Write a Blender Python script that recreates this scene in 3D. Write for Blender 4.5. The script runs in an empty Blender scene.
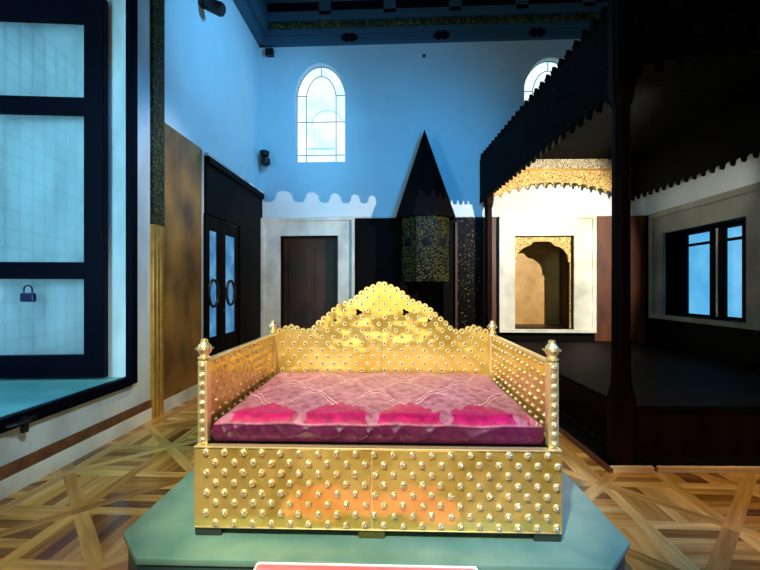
import bpy, bmesh, math, random
from mathutils import Vector, Matrix
random.seed(4)
C = bpy.context.scene.collection
PI = math.pi
F = 400.0; CX = 380.0; CY = 288.0; H = 1.48
YAW = math.radians(2.576)
FWD = Vector((-math.sin(YAW), math.cos(YAW), 0)); RGT = Vector((math.cos(YAW), math.sin(YAW), 0))
def cam2room(X, z): return RGT * X + FWD * z
def onx(px, xc):           # y' where the sight line of column px meets the wall x=xc
    d = RGT * ((px - CX) / F) + FWD
    return d.y * xc / d.x
def ony(px, yc):
    d = RGT * ((px - CX) / F) + FWD
    return d.x * yc / d.y
WL, WR, YB, YF, ZC = -2.80, 4.78, 8.0, -2.6, 7.4
ZP = 2.88

# ------------------------------------------------------------------ materials
def nt(name):
    m = bpy.data.materials.new(name); m.use_nodes = True
    n = m.node_tree; b = n.nodes['Principled BSDF']
    return m, n, b
def mat(name, col, rough=.5, metal=0, col2=None, scale=4, detail=5, bump=0, bscale=20, stretch=(1,1,1), lo=.35, hi=.65, spec=.5, coat=0, sheen=0):
    m, n, b = nt(name)
    b.inputs['Base Color'].default_value = (*col, 1)
    b.inputs['Roughness'].default_value = rough; b.inputs['Metallic'].default_value = metal
    b.inputs['Specular IOR Level'].default_value = spec
    b.inputs['Coat Weight'].default_value = coat; b.inputs['Sheen Weight'].default_value = sheen
    if col2 or bump:
        tc = n.nodes.new('ShaderNodeTexCoord'); mp = n.nodes.new('ShaderNodeMapping')
        mp.inputs['Scale'].default_value = stretch
        n.links.new(tc.outputs['Object'], mp.inputs[0])
    if col2:
        t = n.nodes.new('ShaderNodeTexNoise'); t.inputs['Scale'].default_value = scale; t.inputs['Detail'].default_value = detail
        r = n.nodes.new('ShaderNodeValToRGB'); e = r.color_ramp.elements
        e[0].position = lo; e[1].position = hi; e[0].color = (*col, 1); e[1].color = (*col2, 1)
        n.links.new(mp.outputs[0], t.inputs['Vector']); n.links.new(t.outputs['Fac'], r.inputs[0]); n.links.new(r.outputs[0], b.inputs['Base Color'])
    if bump:
        t = n.nodes.new('ShaderNodeTexNoise'); t.inputs['Scale'].default_value = bscale; t.inputs['Detail'].default_value = 3
        bp = n.nodes.new('ShaderNodeBump'); bp.inputs['Strength'].default_value = bump; bp.inputs['Distance'].default_value = .02
        n.links.new(mp.outputs[0], t.inputs['Vector']); n.links.new(t.outputs['Fac'], bp.inputs['Height']); n.links.new(bp.outputs[0], b.inputs['Normal'])
    return m
def emis(name, col, s, col2=None, scale=2):
    m, n, b = nt(name)
    b.inputs['Base Color'].default_value = (.02, .02, .02, 1)
    b.inputs['Emission Color'].default_value = (*col, 1); b.inputs['Emission Strength'].default_value = s
    b.inputs['Roughness'].default_value = .1
    if col2:
        tc = n.nodes.new('ShaderNodeTexCoord'); t = n.nodes.new('ShaderNodeTexNoise'); t.inputs['Scale'].default_value = scale
        r = n.nodes.new('ShaderNodeValToRGB'); e = r.color_ramp.elements
        e[0].position = .35; e[1].position = .65; e[0].color = (*col, 1); e[1].color = (*col2, 1)
        n.links.new(tc.outputs['Object'], t.inputs[0]); n.links.new(t.outputs['Fac'], r.inputs[0]); n.links.new(r.outputs[0], b.inputs['Emission Color'])
    return m
def tile_mat(name, dark, light, scale, thr=.5, metal=0, rough=.35):
    """dark ground covered with curling leaf ornament"""
    m, n, b = nt(name); b.inputs['Roughness'].default_value = rough; b.inputs['Metallic'].default_value = metal; b.inputs['Specular IOR Level'].default_value = .08
    tc = n.nodes.new('ShaderNodeTexCoord')
    t = n.nodes.new('ShaderNodeTexNoise'); t.inputs['Scale'].default_value = scale * .35; t.inputs['Detail'].default_value = 1
    mx = n.nodes.new('ShaderNodeMix'); mx.data_type = 'VECTOR'; mx.inputs[0].default_value = .12
    n.links.new(tc.outputs['Object'], t.inputs[0]); n.links.new(tc.outputs['Object'], mx.inputs[4]); n.links.new(t.outputs['Color'], mx.inputs[5])
    v = n.nodes.new('ShaderNodeTexVoronoi'); v.inputs['Scale'].default_value = scale; v.feature = 'DISTANCE_TO_EDGE'
    n.links.new(mx.outputs[1], v.inputs['Vector'])
    t2 = n.nodes.new('ShaderNodeTexNoise'); t2.inputs['Scale'].default_value = scale * 1.6; t2.inputs['Detail'].default_value = 3
    n.links.new(tc.outputs['Object'], t2.inputs[0])
    a = n.nodes.new('ShaderNodeMath'); a.operation = 'MULTIPLY_ADD'; a.inputs[1].default_value = 1.6; n.links.new(v.outputs['Distance'], a.inputs[0]); n.links.new(t2.outputs['Fac'], a.inputs[2])
    r = n.nodes.new('ShaderNodeValToRGB'); e = r.color_ramp.elements
    e[0].position = thr; e[1].position = thr + .14; e[0].color = (*dark, 1); e[1].color = (*light, 1)
    n.links.new(a.outputs[0], r.inputs[0]); n.links.new(r.outputs[0], b.inputs['Base Color'])
    bp = n.nodes.new('ShaderNodeBump'); bp.inputs['Strength'].default_value = .4; bp.inputs['Distance'].default_value = .01
    n.links.new(a.outputs[0], bp.inputs['Height']); n.links.new(bp.outputs[0], b.inputs['Normal'])
    return m
def glass_mat(name, col=(.9, .97, 1), rough=.0):
    m, n, b = nt(name)
    b.inputs['Base Color'].default_value = (*col, 1); b.inputs['Roughness'].default_value = rough
    b.inputs['Transmission Weight'].default_value = 1; b.inputs['IOR'].default_value = 1.45
    return m
def attr_mat(name, attr, rough=.4, grain=False, spec=.5, sheen=0, bump=0, bscale=40, amount=.5):
    m, n, b = nt(name); b.inputs['Roughness'].default_value = rough; b.inputs['Specular IOR Level'].default_value = spec
    b.inputs['Sheen Weight'].default_value = sheen
    a = n.nodes.new('ShaderNodeAttribute'); a.attribute_name = attr
    tc = n.nodes.new('ShaderNodeTexCoord'); mp = n.nodes.new('ShaderNodeMapping')
    n.links.new(tc.outputs['UV' if grain else 'Object'], mp.inputs[0])
    if grain: mp.inputs['Scale'].default_value = (2.2, 26, 1)
    t = n.nodes.new('ShaderNodeTexNoise'); t.inputs['Scale'].default_value = 1 if grain else bscale; t.inputs['Detail'].default_value = 4
    n.links.new(mp.outputs[0], t.inputs[0])
    r = n.nodes.new('ShaderNodeValToRGB'); e = r.color_ramp.elements
    e[0].position = .3; e[1].position = .7; k = 1 - amount
    e[0].color = (k, k, k, 1); e[1].color = (1.15, 1.15, 1.15, 1)
    mx = n.nodes.new('ShaderNodeMix'); mx.data_type = 'RGBA'; mx.blend_type = 'MULTIPLY'; mx.inputs[0].default_value = 1
    n.links.new(t.outputs['Fac'], r.inputs[0]); n.links.new(a.outputs['Color'], mx.inputs[6]); n.links.new(r.outputs[0], mx.inputs[7])
    n.links.new(mx.outputs[2], b.inputs['Base Color'])
    if bump:
        bp = n.nodes.new('ShaderNodeBump'); bp.inputs['Strength'].default_value = bump; bp.inputs['Distance'].default_value = .01
        n.links.new(t.outputs['Fac'], bp.inputs['Height']); n.links.new(bp.outputs[0], b.inputs['Normal'])
    return m

M = dict(
    plaster=mat('plaster', (.62, .72, .76), .75, col2=(.68, .78, .81), scale=1.3, bump=.05, bscale=6),
    marble=mat('marble', (.46, .47, .41), .4, col2=(.78, .77, .69), scale=2.2, detail=8, lo=.3, hi=.6),
    marble_grey=mat('marble_grey', (.42, .46, .46), .35, col2=(.66, .70, .70), scale=2.6, detail=9, lo=.32, hi=.62, stretch=(1, 1, .4)),
    porphyry=mat('red_stone', (.10, .035, .015), .45, col2=(.19, .075, .03), scale=9, detail=8),
    brownpanel=mat('brown_stone', (.07, .028, .004), .4, col2=(.36, .17, .025), scale=2.4, detail=6, lo=.32, hi=.72, stretch=(1, 1, .7)),
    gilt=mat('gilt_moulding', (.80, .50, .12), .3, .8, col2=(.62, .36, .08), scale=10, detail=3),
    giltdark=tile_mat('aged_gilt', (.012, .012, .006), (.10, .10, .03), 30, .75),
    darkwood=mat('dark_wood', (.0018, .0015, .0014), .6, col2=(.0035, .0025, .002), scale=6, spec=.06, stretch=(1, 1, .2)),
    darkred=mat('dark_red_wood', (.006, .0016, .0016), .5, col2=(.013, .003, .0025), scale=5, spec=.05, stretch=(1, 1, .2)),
    blackframe=mat('black_frame', (.0012, .0012, .005), .5, spec=.04),
    teal=mat('teal_sill', (.05, .20, .23), .35, col2=(.09, .28, .30), scale=3, detail=6),
    bluedark=mat('blue_black_paint', (.05, .11, .16), .6, spec=.12),
    bluepanel=mat('dark_panel', (.003, .004, .008), .6, spec=.1),
    gold=None,
    gem=mat('silver_gem', (.80, .72, .55), .10, .85),
    gemdark=mat('green_gem', (.10, .08, .02), .1, .2),
    velvet=None,
    pedestal=mat('pedestal_paint', (.09, .22, .18), .18, col2=(.155, .30, .24), scale=3.5, detail=3, spec=.5),
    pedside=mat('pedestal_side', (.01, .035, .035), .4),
    arcgold=tile_mat('gilded_tile', (.16, .08, .02), (.85, .62, .25), 38, .62, .3),
    frieze=tile_mat('gilded_openwork', (.05, .03, .015), (.95, .85, .60), 55, .66, .2),
    greentile=tile_mat('green_tile', (.003, .004, .002), (.075, .07, .022), 26, .72),
    darktile=tile_mat('dark_tile', (.002, .0016, .0012), (.10, .065, .03), 16, .98),
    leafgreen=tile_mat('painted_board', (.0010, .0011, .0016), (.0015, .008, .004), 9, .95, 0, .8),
    redbrown=mat('red_brown_board', (.05, .012, .005), .5, col2=(.12, .03, .01), scale=5, stretch=(1, 1, .3)),
    nichewall=mat('ochre_wall', (.45, .22, .045), .5, col2=(.80, .50, .15), scale=1.6, detail=6),
    doorbrown=mat('brown_door', (.010, .0035, .0015), .5, col2=(.07, .022, .007), scale=1.3, detail=3),
    metalblack=mat('black_metal', (.008, .008, .010), .4, .3),
    iron=mat('iron', (.02, .03, .05), .35, .7),
    padlock=mat('padlock', (.02, .015, .06), .3, .6),
    plinthwood=mat('pale_wood', (.75, .52, .28), .4, col2=(.45, .26, .11), scale=4, stretch=(.3, 6, 6)),
    pinkcloth=mat('pink_cloth', (.50, .045, .09), .45, col2=(.66, .17, .23), scale=3, detail=5, stretch=(.5, 8, 8), sheen=.3),
    piping=mat('white_piping', (.85, .80, .80), .5),
    glass=glass_mat('glass'),
    bluepane=emis('lit_blue_pane', (.085, .42, .78), 1.0, (.13, .52, .85), 3),
    archpane=emis('lit_frosted_pane', (.60, .90, 1.0), 1.25, (.88, 1.0, 1.0), 2.2),
    outpane=emis('daylit_pane', (.16, .56, .86), 1.0, (.30, .72, .95), 2),
    slitpane=emis('lit_slit_pane', (.05, .22, .50), .8, (.12, .40, .68), 4),
    lead=mat('lead', (.22, .36, .42), .5, .2),
    tracery=emis('pale_tracery', (.38, .78, .95), 1.0),
    seatboard=mat('seat_board', (.006, .004, .004), .5),
    footmetal=mat('olive_bronze', (.13, .12, .03), .3, .6),
    darkfoot=mat('dark_foot', (.02, .03, .025), .4),
)
def gold_mat():
    m, n, b = nt('gold_sheet')
    b.inputs['Metallic'].default_value = .68; b.inputs['Roughness'].default_value = .15
    tc = n.nodes.new('ShaderNodeTexCoord')
    t = n.nodes.new('ShaderNodeTexNoise'); t.inputs['Scale'].default_value = 3.2; t.inputs['Detail'].default_value = 4
    n.links.new(tc.outputs['Object'], t.inputs[0])
    r = n.nodes.new('ShaderNodeValToRGB'); e = r.color_ramp.elements
    e[0].position = .35; e[1].position = .65; e[0].color = (.62, .43, .08, 1); e[1].color = (.95, .72, .22, 1)
    n.links.new(t.outputs['Fac'], r.inputs[0]); n.links.new(r.outputs[0], b.inputs['Base Color'])
    t2 = n.nodes.new('ShaderNodeTexNoise'); t2.inputs['Scale'].default_value = 4.5; t2.inputs['Detail'].default_value = 2
    n.links.new(tc.outputs['Object'], t2.inputs[0])
    bp = n.nodes.new('ShaderNodeBump'); bp.inputs['Strength'].default_value = .9; bp.inputs['Distance'].default_value = .02
    n.links.new(t2.outputs['Fac'], bp.inputs['Height']); n.links.new(bp.outputs[0], b.inputs['Normal'])
    return m
M['gold'] = gold_mat()
M['gold2'] = mat('gold_trim', (.95, .80, .42), .25, .75)

# ------------------------------------------------------------------ mesh helpers
class MB:
    def __init__(s): s.v = []; s.f = []; s.mi = []
    def add(s, vs, fs, mi=0):
        o = len(s.v); s.v += [tuple(v) for v in vs]; s.f += [tuple(i + o for i in f) for f in fs]; s.mi += [mi] * len(fs); return s
    def box(s, x0, x1, y0, y1, z0, z1, mi=0):
        x0, x1 = sorted((x0, x1)); y0, y1 = sorted((y0, y1)); z0, z1 = sorted((z0, z1))
        v = [(x, y, z) for x in (x0, x1) for y in (y0, y1) for z in (z0, z1)]
        return s.add(v, [(0, 1, 3, 2), (4, 6, 7, 5), (0, 4, 5, 1), (2, 3, 7, 6), (0, 2, 6, 4), (1, 5, 7, 3)], mi)
    def lathe(s, prof, cx=0, cy=0, cz=0, n=16, mats=None, mtx=None, rot=0):
        vs = []; fs = []; ms = []
        for r, z in prof:
            for k in range(n):
                a = 2 * PI * k / n + rot
                vs.append(Vector((cx + r * math.cos(a), cy + r * math.sin(a), cz + z)))
        for j in range(len(prof) - 1):
            for k in range(n):
                k2 = (k + 1) % n
                fs.append((j * n + k, j * n + k2, (j + 1) * n + k2, (j + 1) * n + k)); ms.append(mats[j] if mats else 0)
        fs.append(tuple(range(n))[::-1]); ms.append(0)
        fs.append(tuple((len(prof) - 1) * n + k for k in range(n))); ms.append(mats[-1] if mats else 0)
        if mtx: vs = [mtx @ v for v in vs]
        o = len(s.v); s.v += [tuple(v) for v in vs]; s.f += [tuple(i + o for i in f) for f in fs]; s.mi += ms
        return s
    def tube(s, pts, r, n=8, mi=0):
        pts = [Vector(p) for p in pts]; vs = []; fs = []
        for i, p in enumerate(pts):
            d = (pts[min(i + 1, len(pts) - 1)] - pts[max(i - 1, 0)]).normalized()
            a = d.orthogonal().normalized() if i == 0 else (a - d * a.dot(d)).normalized()
            b = d.cross(a)
            for k in range(n):
                t = 2 * PI * k / n; vs.append(p + a * r * math.cos(t) + b * r * math.sin(t))
        for i in range(len(pts) - 1):
            for k in range(n):
                k2 = (k + 1) % n; fs.append((i * n + k, i * n + k2, (i + 1) * n + k2, (i + 1) * n + k))
        fs.append(tuple(range(n))[::-1]); fs.append(tuple((len(pts) - 1) * n + k for k in range(n)))
        return s.add(vs, fs, mi)
    def build(s, name, m, parent=None, smooth=False, bevel=0):
        me = bpy.data.meshes.new(name); me.from_pydata(s.v, [], s.f); me.update()
        for x in (m if isinstance(m, (list, tuple)) else [m]): me.materials.append(x)
        me.polygons.foreach_set('material_index', s.mi)
        if smooth: me.polygons.foreach_set('use_smooth', [True] * len(me.polygons))
        o = bpy.data.objects.new(name, me); C.objects.link(o)
        if parent: o.parent = parent
        if bevel:
            b = o.modifiers.new('b', 'BEVEL'); b.width = bevel; b.segments = 2; b.limit_method = 'ANGLE'
        if smooth: me.set_sharp_from_angle(angle=math.radians(45))
        return o
MY = Matrix(((1, 0, 0, 0), (0, 0, -1, 0), (0, 1, 0, 0), (0, 0, 0, 1)))      # drawing plane facing -Y: u->x, v->z, w->-y
MX = Matrix(((0, 0, 1, 0), (1, 0, 0, 0), (0, 1, 0, 0), (0, 0, 0, 1)))       # u->y, v->z, w->x
def prism(name, outlines, th, m, mtx, off=(0, 0, 0), parent=None, bevel=0):
    """closed outlines (holes allowed) in a plane, th thick (centred), mapped by mtx then moved by off"""
    cu = bpy.data.curves.new(name, 'CURVE'); cu.dimensions = '2D'; cu.fill_mode = 'BOTH'; cu.extrude = th / 2
    for ol in outlines:
        sp = cu.splines.new('POLY'); sp.points.add(len(ol) - 1)
        for p, q in zip(sp.points, ol): p.co = (q[0], q[1], 0, 1)
        sp.use_cyclic_u = True
    t = bpy.data.objects.new('tmp', cu); C.objects.link(t)
    bpy.context.view_layer.update()
    me = bpy.data.meshes.new_from_object(t.evaluated_get(bpy.context.evaluated_depsgraph_get()))
    bpy.data.objects.remove(t); bpy.data.curves.remove(cu)
    bm = bmesh.new(); bm.from_mesh(me); bmesh.ops.remove_doubles(bm, verts=bm.verts, dist=1e-5); bmesh.ops.recalc_face_normals(bm, faces=bm.faces); bm.to_mesh(me); bm.free()
    me.transform(Matrix.Translation(off) @ mtx); me.name = name
    me.materials.clear(); me.materials.append(m)
    o = bpy.data.objects.new(name, me); C.objects.link(o)
    if parent: o.parent = parent
    return o
def rect(x0, x1, y0, y1): return [(x0, y0), (x1, y0), (x1, y1), (x0, y1)]
def tag(o, label, cat, group=None, kind=None):
    o['label'] = label; o['category'] = cat
    if group: o['group'] = group
    if kind: o['kind'] = kind
    return o
def empty(name, loc=(0, 0, 0), rz=0):
    o = bpy.data.objects.new(name, None); C.objects.link(o); o.location = loc; o.rotation_euler = (0, 0, rz); o.empty_display_size = .1; return o
def struct(o): o['kind'] = 'structure'; return o

# ================================================================== FLOOR (parquet drawn as planks)
def clip(poly, a, b, c):           # keep a*x+b*y<=c
    out = []
    for i in range(len(poly)):
        p, q = poly[i], poly[(i + 1) % len(poly)]
        dp, dq = a * p[0] + b * p[1] - c, a * q[0] + b * q[1] - c
        if dp <= 0: out.append(p)
        if (dp < 0 < dq) or (dq < 0 < dp):
            t = dp / (dp - dq); out.append((p[0] + (q[0] - p[0]) * t, p[1] + (q[1] - p[1]) * t))
    return out
def make_floor():
    vs = []; fs = []; cols = []; uvs = []
    P = .74; B = .085; s2 = math.sqrt(.5)
    o = cam2room(-2.0, 2.667)
    def toroom(u, v): return (o.x + (u - v) * s2, o.y + (u + v) * s2)
    pal = [(.50, .25, .055), (.36, .16, .03), (.60, .34, .09), (.24, .10, .018), (.44, .21, .04), (.14, .05, .010)]
    def plank(poly, ang, light=False):
        r = [toroom(*p) for p in poly]
        for a, b, c in ((1, 0, WR + .02), (-1, 0, -WL + .02), (0, 1, YB + .02), (0, -1, -YF + .02)):
            r = clip(r, a, b, c)
            if len(r) < 3: return
        k = len(vs); vs.extend((x, y, 0) for x, y in r); fs.append(tuple(range(k, k + len(r))))
        c = random.choice(pal[:3] + [pal[2]] if light else pal); j = random.uniform(.8, 1.15)
        cols.extend([(c[0] * j, c[1] * j, c[2] * j, 1)] * len(r))
        ca, sa = math.cos(ang + PI / 4), math.sin(ang + PI / 4); ox, oy = random.uniform(0, 50), random.uniform(0, 50)
        uvs.extend((x * ca + y * sa + ox, -x * sa + y * ca + oy) for x, y in r)
    N = 12
    for i in range(-N, N):
        for j in range(-N, N):
            x, y = toroom((i + .5) * P, (j + .5) * P)
            if not (WL - 1 < x < WR + 1 and YF - 1 < y < YB + 1): continue
            u0, v0 = i * P, j * P
            # frame rails, woven: one runs through the crossing, the other butts
            plank([(u0 - B / 2, v0 - B / 2), (u0 + P - B / 2, v0 - B / 2), (u0 + P - B / 2, v0 + B / 2), (u0 - B / 2, v0 + B / 2)], 0, True)
            plank([(u0 - B / 2, v0 + B / 2), (u0 + B / 2, v0 + B / 2), (u0 + B / 2, v0 + P - B / 2), (u0 - B / 2, v0 + P - B / 2)], PI / 2, True)
            # inside: diagonal cross with planks basket-filled
            a0, a1, b0, b1 = u0 + B / 2, u0 + P - B / 2, v0 + B / 2, v0 + P - B / 2
            sq = [(a0, b0), (a1, b0), (a1, b1), (a0, b1)]
            cu, cv = (a0 + a1) / 2, (b0 + b1) / 2
            def q(u, v): return (u - cu + v - cv) * s2, (v - cv - u + cu) * s2
            W = .085; L = (a1 - a0) * s2 * 1.02
            # central band along diag 1
            def strip(poly, d1lo, d1hi, d2lo, d2hi):
                # d1=(u+v)/sqrt2 about centre, d2=(v-u)/sqrt2
                cc1, cc2 = (cu + cv) * s2, (cv - cu) * s2
                for a, b, c in ((s2, s2, cc1 + d1hi), (-s2, -s2, -(cc1 + d1lo)), (-s2, s2, cc2 + d2hi), (s2, -s2, -(cc2 + d2lo))):
                    poly = clip(poly, a, b, c)
                    if len(poly) < 3: return None
                return poly
            w2 = W / 2
            for (lo1, hi1, lo2, hi2, an) in [(-9, 9, -w2, w2, PI / 4), (-w2, w2, w2, 9, -PI / 4), (-w2, w2, -9, -w2, -PI / 4)]:
                r = strip(sq, lo1, hi1, lo2, hi2)
                if r: plank(r, an, True)
            for sx in (-1, 1):
                for sy in (-1, 1):
                    for k in range(5):
                        lo, hi = w2 + k * W, w2 + (k + 1) * W
                        if (sx * sy) > 0:
                            r = strip(sq, *(sorted((sx * lo, sx * hi))), *(sorted((sy * w2, sy * 9)))); an = -PI / 4
                        else:
                            r = strip(sq, *(sorted((sx * w2, sx * 9))), *(sorted((sy * lo, sy * hi)))); an = PI / 4
                        if r: plank(r, an)
    me = bpy.data.meshes.new('floor'); me.from_pydata(vs, [], fs)
    ca = me.color_attributes.new('plank', 'FLOAT_COLOR', 'CORNER'); uv = me.uv_layers.new(name='UVMap')
    for i, l in enumerate(me.loops):
        ca.data[i].color = cols[l.vertex_index]; uv.data[i].uv = uvs[l.vertex_index]
    me.materials.append(attr_mat('parquet', 'plank', .22, True, .5, amount=.45, bump=.08))
    ob = bpy.data.objects.new('floor', me); C.objects.link(ob); struct(ob)
make_floor()

# ================================================================== LEFT WALL
Y0, Y1 = 1.5, onx(126, WL)           # window recess along the wall
ZS, ZT = .56, 4.75
XO = WL - 1.6
YPA, YPB = onx(149, WL), onx(160.5, WL)
YBR = onx(200.5, WL)
w = MB()
w.box(WL - .3, WL, YF, Y0, 0, ZC); w.box(WL - .3, WL, YPA - .01, YB, 3.42, ZC)
w.box(WL - .3, WL, YPA - .01, YB, 0, 3.42); w.box(WL - .3, WL, Y0, YPA, ZT, ZC)
struct(w.build('wall_left', M['plaster']))
w = MB(); w.box(XO, WL + .012, Y1, YPA, 0, ZT); w.box(WL - .3, WL + .012, Y0, Y1, 0, ZS - .01)
w.box(XO, WL - .3, Y0, Y1, 0, ZS - .01)
w.box(XO, WL, Y0 - .3, Y0, 0, ZT)
w.box(XO, WL, Y0, Y1, ZT, ZT + .2)
struct(w.build('wall_left_marble', M['marble_grey']))
# marble courses: joint line + red band
w = MB(); w.box(WL, WL + .022, YF, YPA, .13, .225)
struct(w.build('trim_1', M['porphyry']))
w = MB(); w.box(WL, WL + .03, YF, YPA, 0, .13); w.box(WL, WL + .03, YPB, YBR, 0, .14)
struct(w.build('baseboard_left', M['marble']))
# sill
w = MB(); w.box(XO, WL + .04, Y0, Y1, ZS - .02, ZS + .0)
sill = w.build('window_sill', M['teal'])
# outer dark frame
win = empty('window_1', (WL, Y1, ZS)); struct(win)
def child(o, p):
    o.parent = p; o.matrix_parent_inverse = p.matrix_world.inverted() if False else Matrix.Translation(-Vector(p.location)) ; return o
child(sill, win)
w = MB(); fy = Y1 + .085
w.box(WL, WL + .07, Y1 - .01, fy, ZS - .075, ZT); w.box(WL, WL + .07, Y0 - .05, Y1, ZS - .085, ZS + .012)
w.box(WL, WL + .05, Y0 - .05, fy, ZT, ZT + .15)
child(w.build('outer_frame', M['blackframe'], bevel=.006), win)
w = MB(); ly = onx(8, WL) ; w.box(WL + .07, WL + .085, ly - .10, ly + .14, ZS - .055, ZS - .035); w.box(WL + .07, WL + .10, ly + .02, ly + .06, ZS - .13, ZS - .02); w.tube([(WL + .09, ly - .1, ZS - .045), (WL + .12, ly - .06, ZS - .045), (WL + .12, ly + .05, ZS - .045)], .009)
child(w.build('latch', M['metalblack']), win)
# outer window with daylight and iron grille
w = MB(); w.box(XO - .04, XO - .02, Y0, Y1, ZS, ZT); child(w.build('outer_pane', M['outpane']), win)
g = MB()
for k in range(11):
    y = Y0 + .12 + k * (Y1 - Y0 - .24) / 10; g.tube([(XO + .06, y, ZS), (XO + .06, y, ZT)], .012, 6)
nk = 20
for k in range(nk):
    z = ZS + .1 + k * .215
    if z > ZT: break
    g.tube([(XO + .06, Y0, z), (XO + .06, Y1, z)], .012, 6)
    for j in range(11):
        y = Y0 + .12 + j * (Y1 - Y0 - .24) / 10
        g.lathe([(.01, -.03), (.026, -.015), (.026, .015), (.01, .03)], XO + .06, y, z, 8)
child(g.build('iron_grille', M['iron']), win)
# casement standing open inside the recess
hp = cam2room(-2.78, 4.06)
sash = empty('casement_sash', (0, 0, 0)); sash.parent = win
sang = math.radians(6.0)
sash.location = Vector((hp.x, hp.y, H)) - Vector(win.location); sash.rotation_euler = (0, 0, sang)
# local: x from 0 (hinge, right) to -SW; z relative to camera height
SW = 1.2; zb, zt = -.90, 2.93
f = MB()
f.box(-.195, 0, -.04, .04, zb, zt); f.box(-SW, -SW + .05, -.03, .03, zb, zt)
f.box(-SW, -.19, -.04, .04, zb, -.675); f.box(-SW, -.19, -.04, .04, 2.68, zt)
sf = f.build('sash_frame', M['blackframe'], sash, bevel=.008)
for a, b in ((1.745, 1.915), (.09, .26)):
    m_ = MB(); m_.box(-SW + .05, -.185, -.035, .035, a, b); m_.build('glazing_bar', M['blackframe'], sash, bevel=.006)
for a, b in ((-.675, .09), (.26, 1.745), (1.915, 2.68)):
    m_ = MB(); m_.box(-SW + .05, -.195, -.004, .004, a, b); m_.build('glass_pane', M['glass'], sash)
# padlock hanging behind the lower bar
pl = empty('padlock', (hp.x - .70, hp.y - .13, H - .075))
m_ = MB(); m_.box(-.10, .10, -.03, .03, -.10, .04); m_.build('lock_body', M['padlock'], pl, bevel=.02)
m_ = MB(); m_.tube([(-.06, 0, .04)] + [(-.06 * math.cos(t), 0, .10 + .06 * math.sin(t)) for t in [k * PI / 8 for k in range(9)]] + [(.06, 0, .04)], .012); m_.build('shackle', M['iron'], pl, smooth=True)
pl.scale = (.72, .72, .62)
tag(pl, 'dark padlock hanging on the open casement of the big left window', 'padlock')

# pilaster and brown panel
w = MB()
for k in range(3):
    a = YPA + (YPB - YPA) * (k * .33 + .02); b = YPA + (YPB - YPA) * (k * .33 + .29)
    w.tube([(WL + .03, (a + b) / 2, 0), (WL + .03, (a + b) / 2, 2.2)], (b - a) / 2 * 1.05, 10)
w.box(WL, WL + .04, YPA, YPB, 0, 2.2)
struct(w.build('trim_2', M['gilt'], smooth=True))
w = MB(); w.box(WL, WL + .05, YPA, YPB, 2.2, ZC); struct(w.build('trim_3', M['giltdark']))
w = MB(); w.box(WL, WL + .012, YPB, YBR, .14, 3.46); struct(w.build('wall_left_panel', M['brownpanel']))
w = MB(); w.box(WL, WL + .03, YBR, YBR + .04, 0, 3.44); w.box(WL, WL + .09, YBR + .05, YB, 3.38, 3.42); struct(w.build('trim_4', M['marble_grey']))
# door case with glazed double door
dc = empty('door_1', (WL, YBR, 0)); struct(dc)
YA = YBR + .05
w = MB(); w.box(WL, WL + .06, YA, YB - .01, 2.55, 3.38); w.box(WL, WL + .10, YA, YB - .01, 3.28, 3.38)
ds = onx(204, WL + .04); de = onx(239, WL + .04)
w.box(WL, WL + .06, YA, ds, 0, 2.55); w.box(WL, WL + .06, de, YB - .01, 0, 2.55)
child(w.build('door_case', M['darkwood'], bevel=.01), dc)
xd = WL + .03
def slit(pa, pb, name):
    a, b = onx(pa, xd), onx(pb, xd)
    la, lb = a - .13, b + .13
    leaf = prism(name, [rect(la, lb, .02, 2.53), rect(a, b, .75, 2.33)], .04, M['darkwood'], MX, (xd - .01, 0, 0)); child(leaf, dc)
    p = MB(); p.box(xd - .012, xd - .006, a, b, .75, 2.33); p.build('door_pane', M['slitpane'], leaf)
    rg = MB(); c = (a + b) / 2
    rg.tube([(xd + .014, c + .155 * math.cos(t), 1.40 + .20 * math.sin(t)) for t in [k * 2 * PI / 20 for k in range(21)]], .022, 6)
    rg.build('door_ring', M['metalblack'], leaf, smooth=True)
    return leaf, b
l1, b1 = slit(209, 216.5, 'door_leaf'); l2, b2 = slit(225, 234.5, 'door_leaf')
hx = onx(220.5, xd)
w = MB(); w.lathe([(.012, 0), (.03, .03), (.03, .05), (.01, .07)], 0, 0, 0, 10, mtx=Matrix.Translation((xd + .01, hx, 1.12)) @ Matrix.Rotation(PI / 2, 4, 'Y')); w.build('door_handle', M['metalblack'], l1)
child(MB().box(xd - .03, xd + .012, b1 + .132, onx(225, xd) - .132, 0.02, 2.53).build('door_post', M['darkwood']), dc) if onx(225, xd) - .132 > b1 + .132 else None

# ================================================================== BACK WALL
def arch(cx, z0, z1, w_, zs, n=10):
    """pointed arch outline: jambs to zs then two arcs to the point at z1"""
    h = w_ / 2; pts = [(cx - h, z0), (cx + h, z0)]
    rise = z1 - zs
    # quarter arcs drawn as superellipse for the Ottoman profile
    for k in range(n + 1):
        t = k / n * PI / 2; pts.append((cx + h * math.cos(t) ** .95, zs + rise * (math.sin(t) ** 1.25)))
    for k in range(n - 1, -1, -1):
        t = k / n * PI / 2; pts.append((cx - h * math.cos(t) ** .95, zs + rise * (math.sin(t) ** 1.25)))
    return pts
def bx_(px): return ony(px, YB)
def bz_(px, py):
    d = RGT * ((px - CX) / F) + FWD
    return H + (CY - py) / F * YB / d.y
AW = bx_(345) - bx_(295)
A1, A2 = bx_(320), bx_(550.5)
AZ0, AZ1 = bz_(320, 162), bz_(320, 63)
SPR = AZ0 + (AZ1 - AZ0) * .70
holes = [arch(c, AZ0, AZ1, AW, SPR) for c in (A1, A2)]
prism_ = prism('wall_back', [rect(WL - .3, WR + .3, ZP, ZC)] + holes, .3, M['plaster'], MY, (0, YB + .15, 0)); struct(prism_)
D1 = (bx_(281), bx_(338.5), bz_(310, 236)); D1o = (bx_(262.5), bx_(355))
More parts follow.
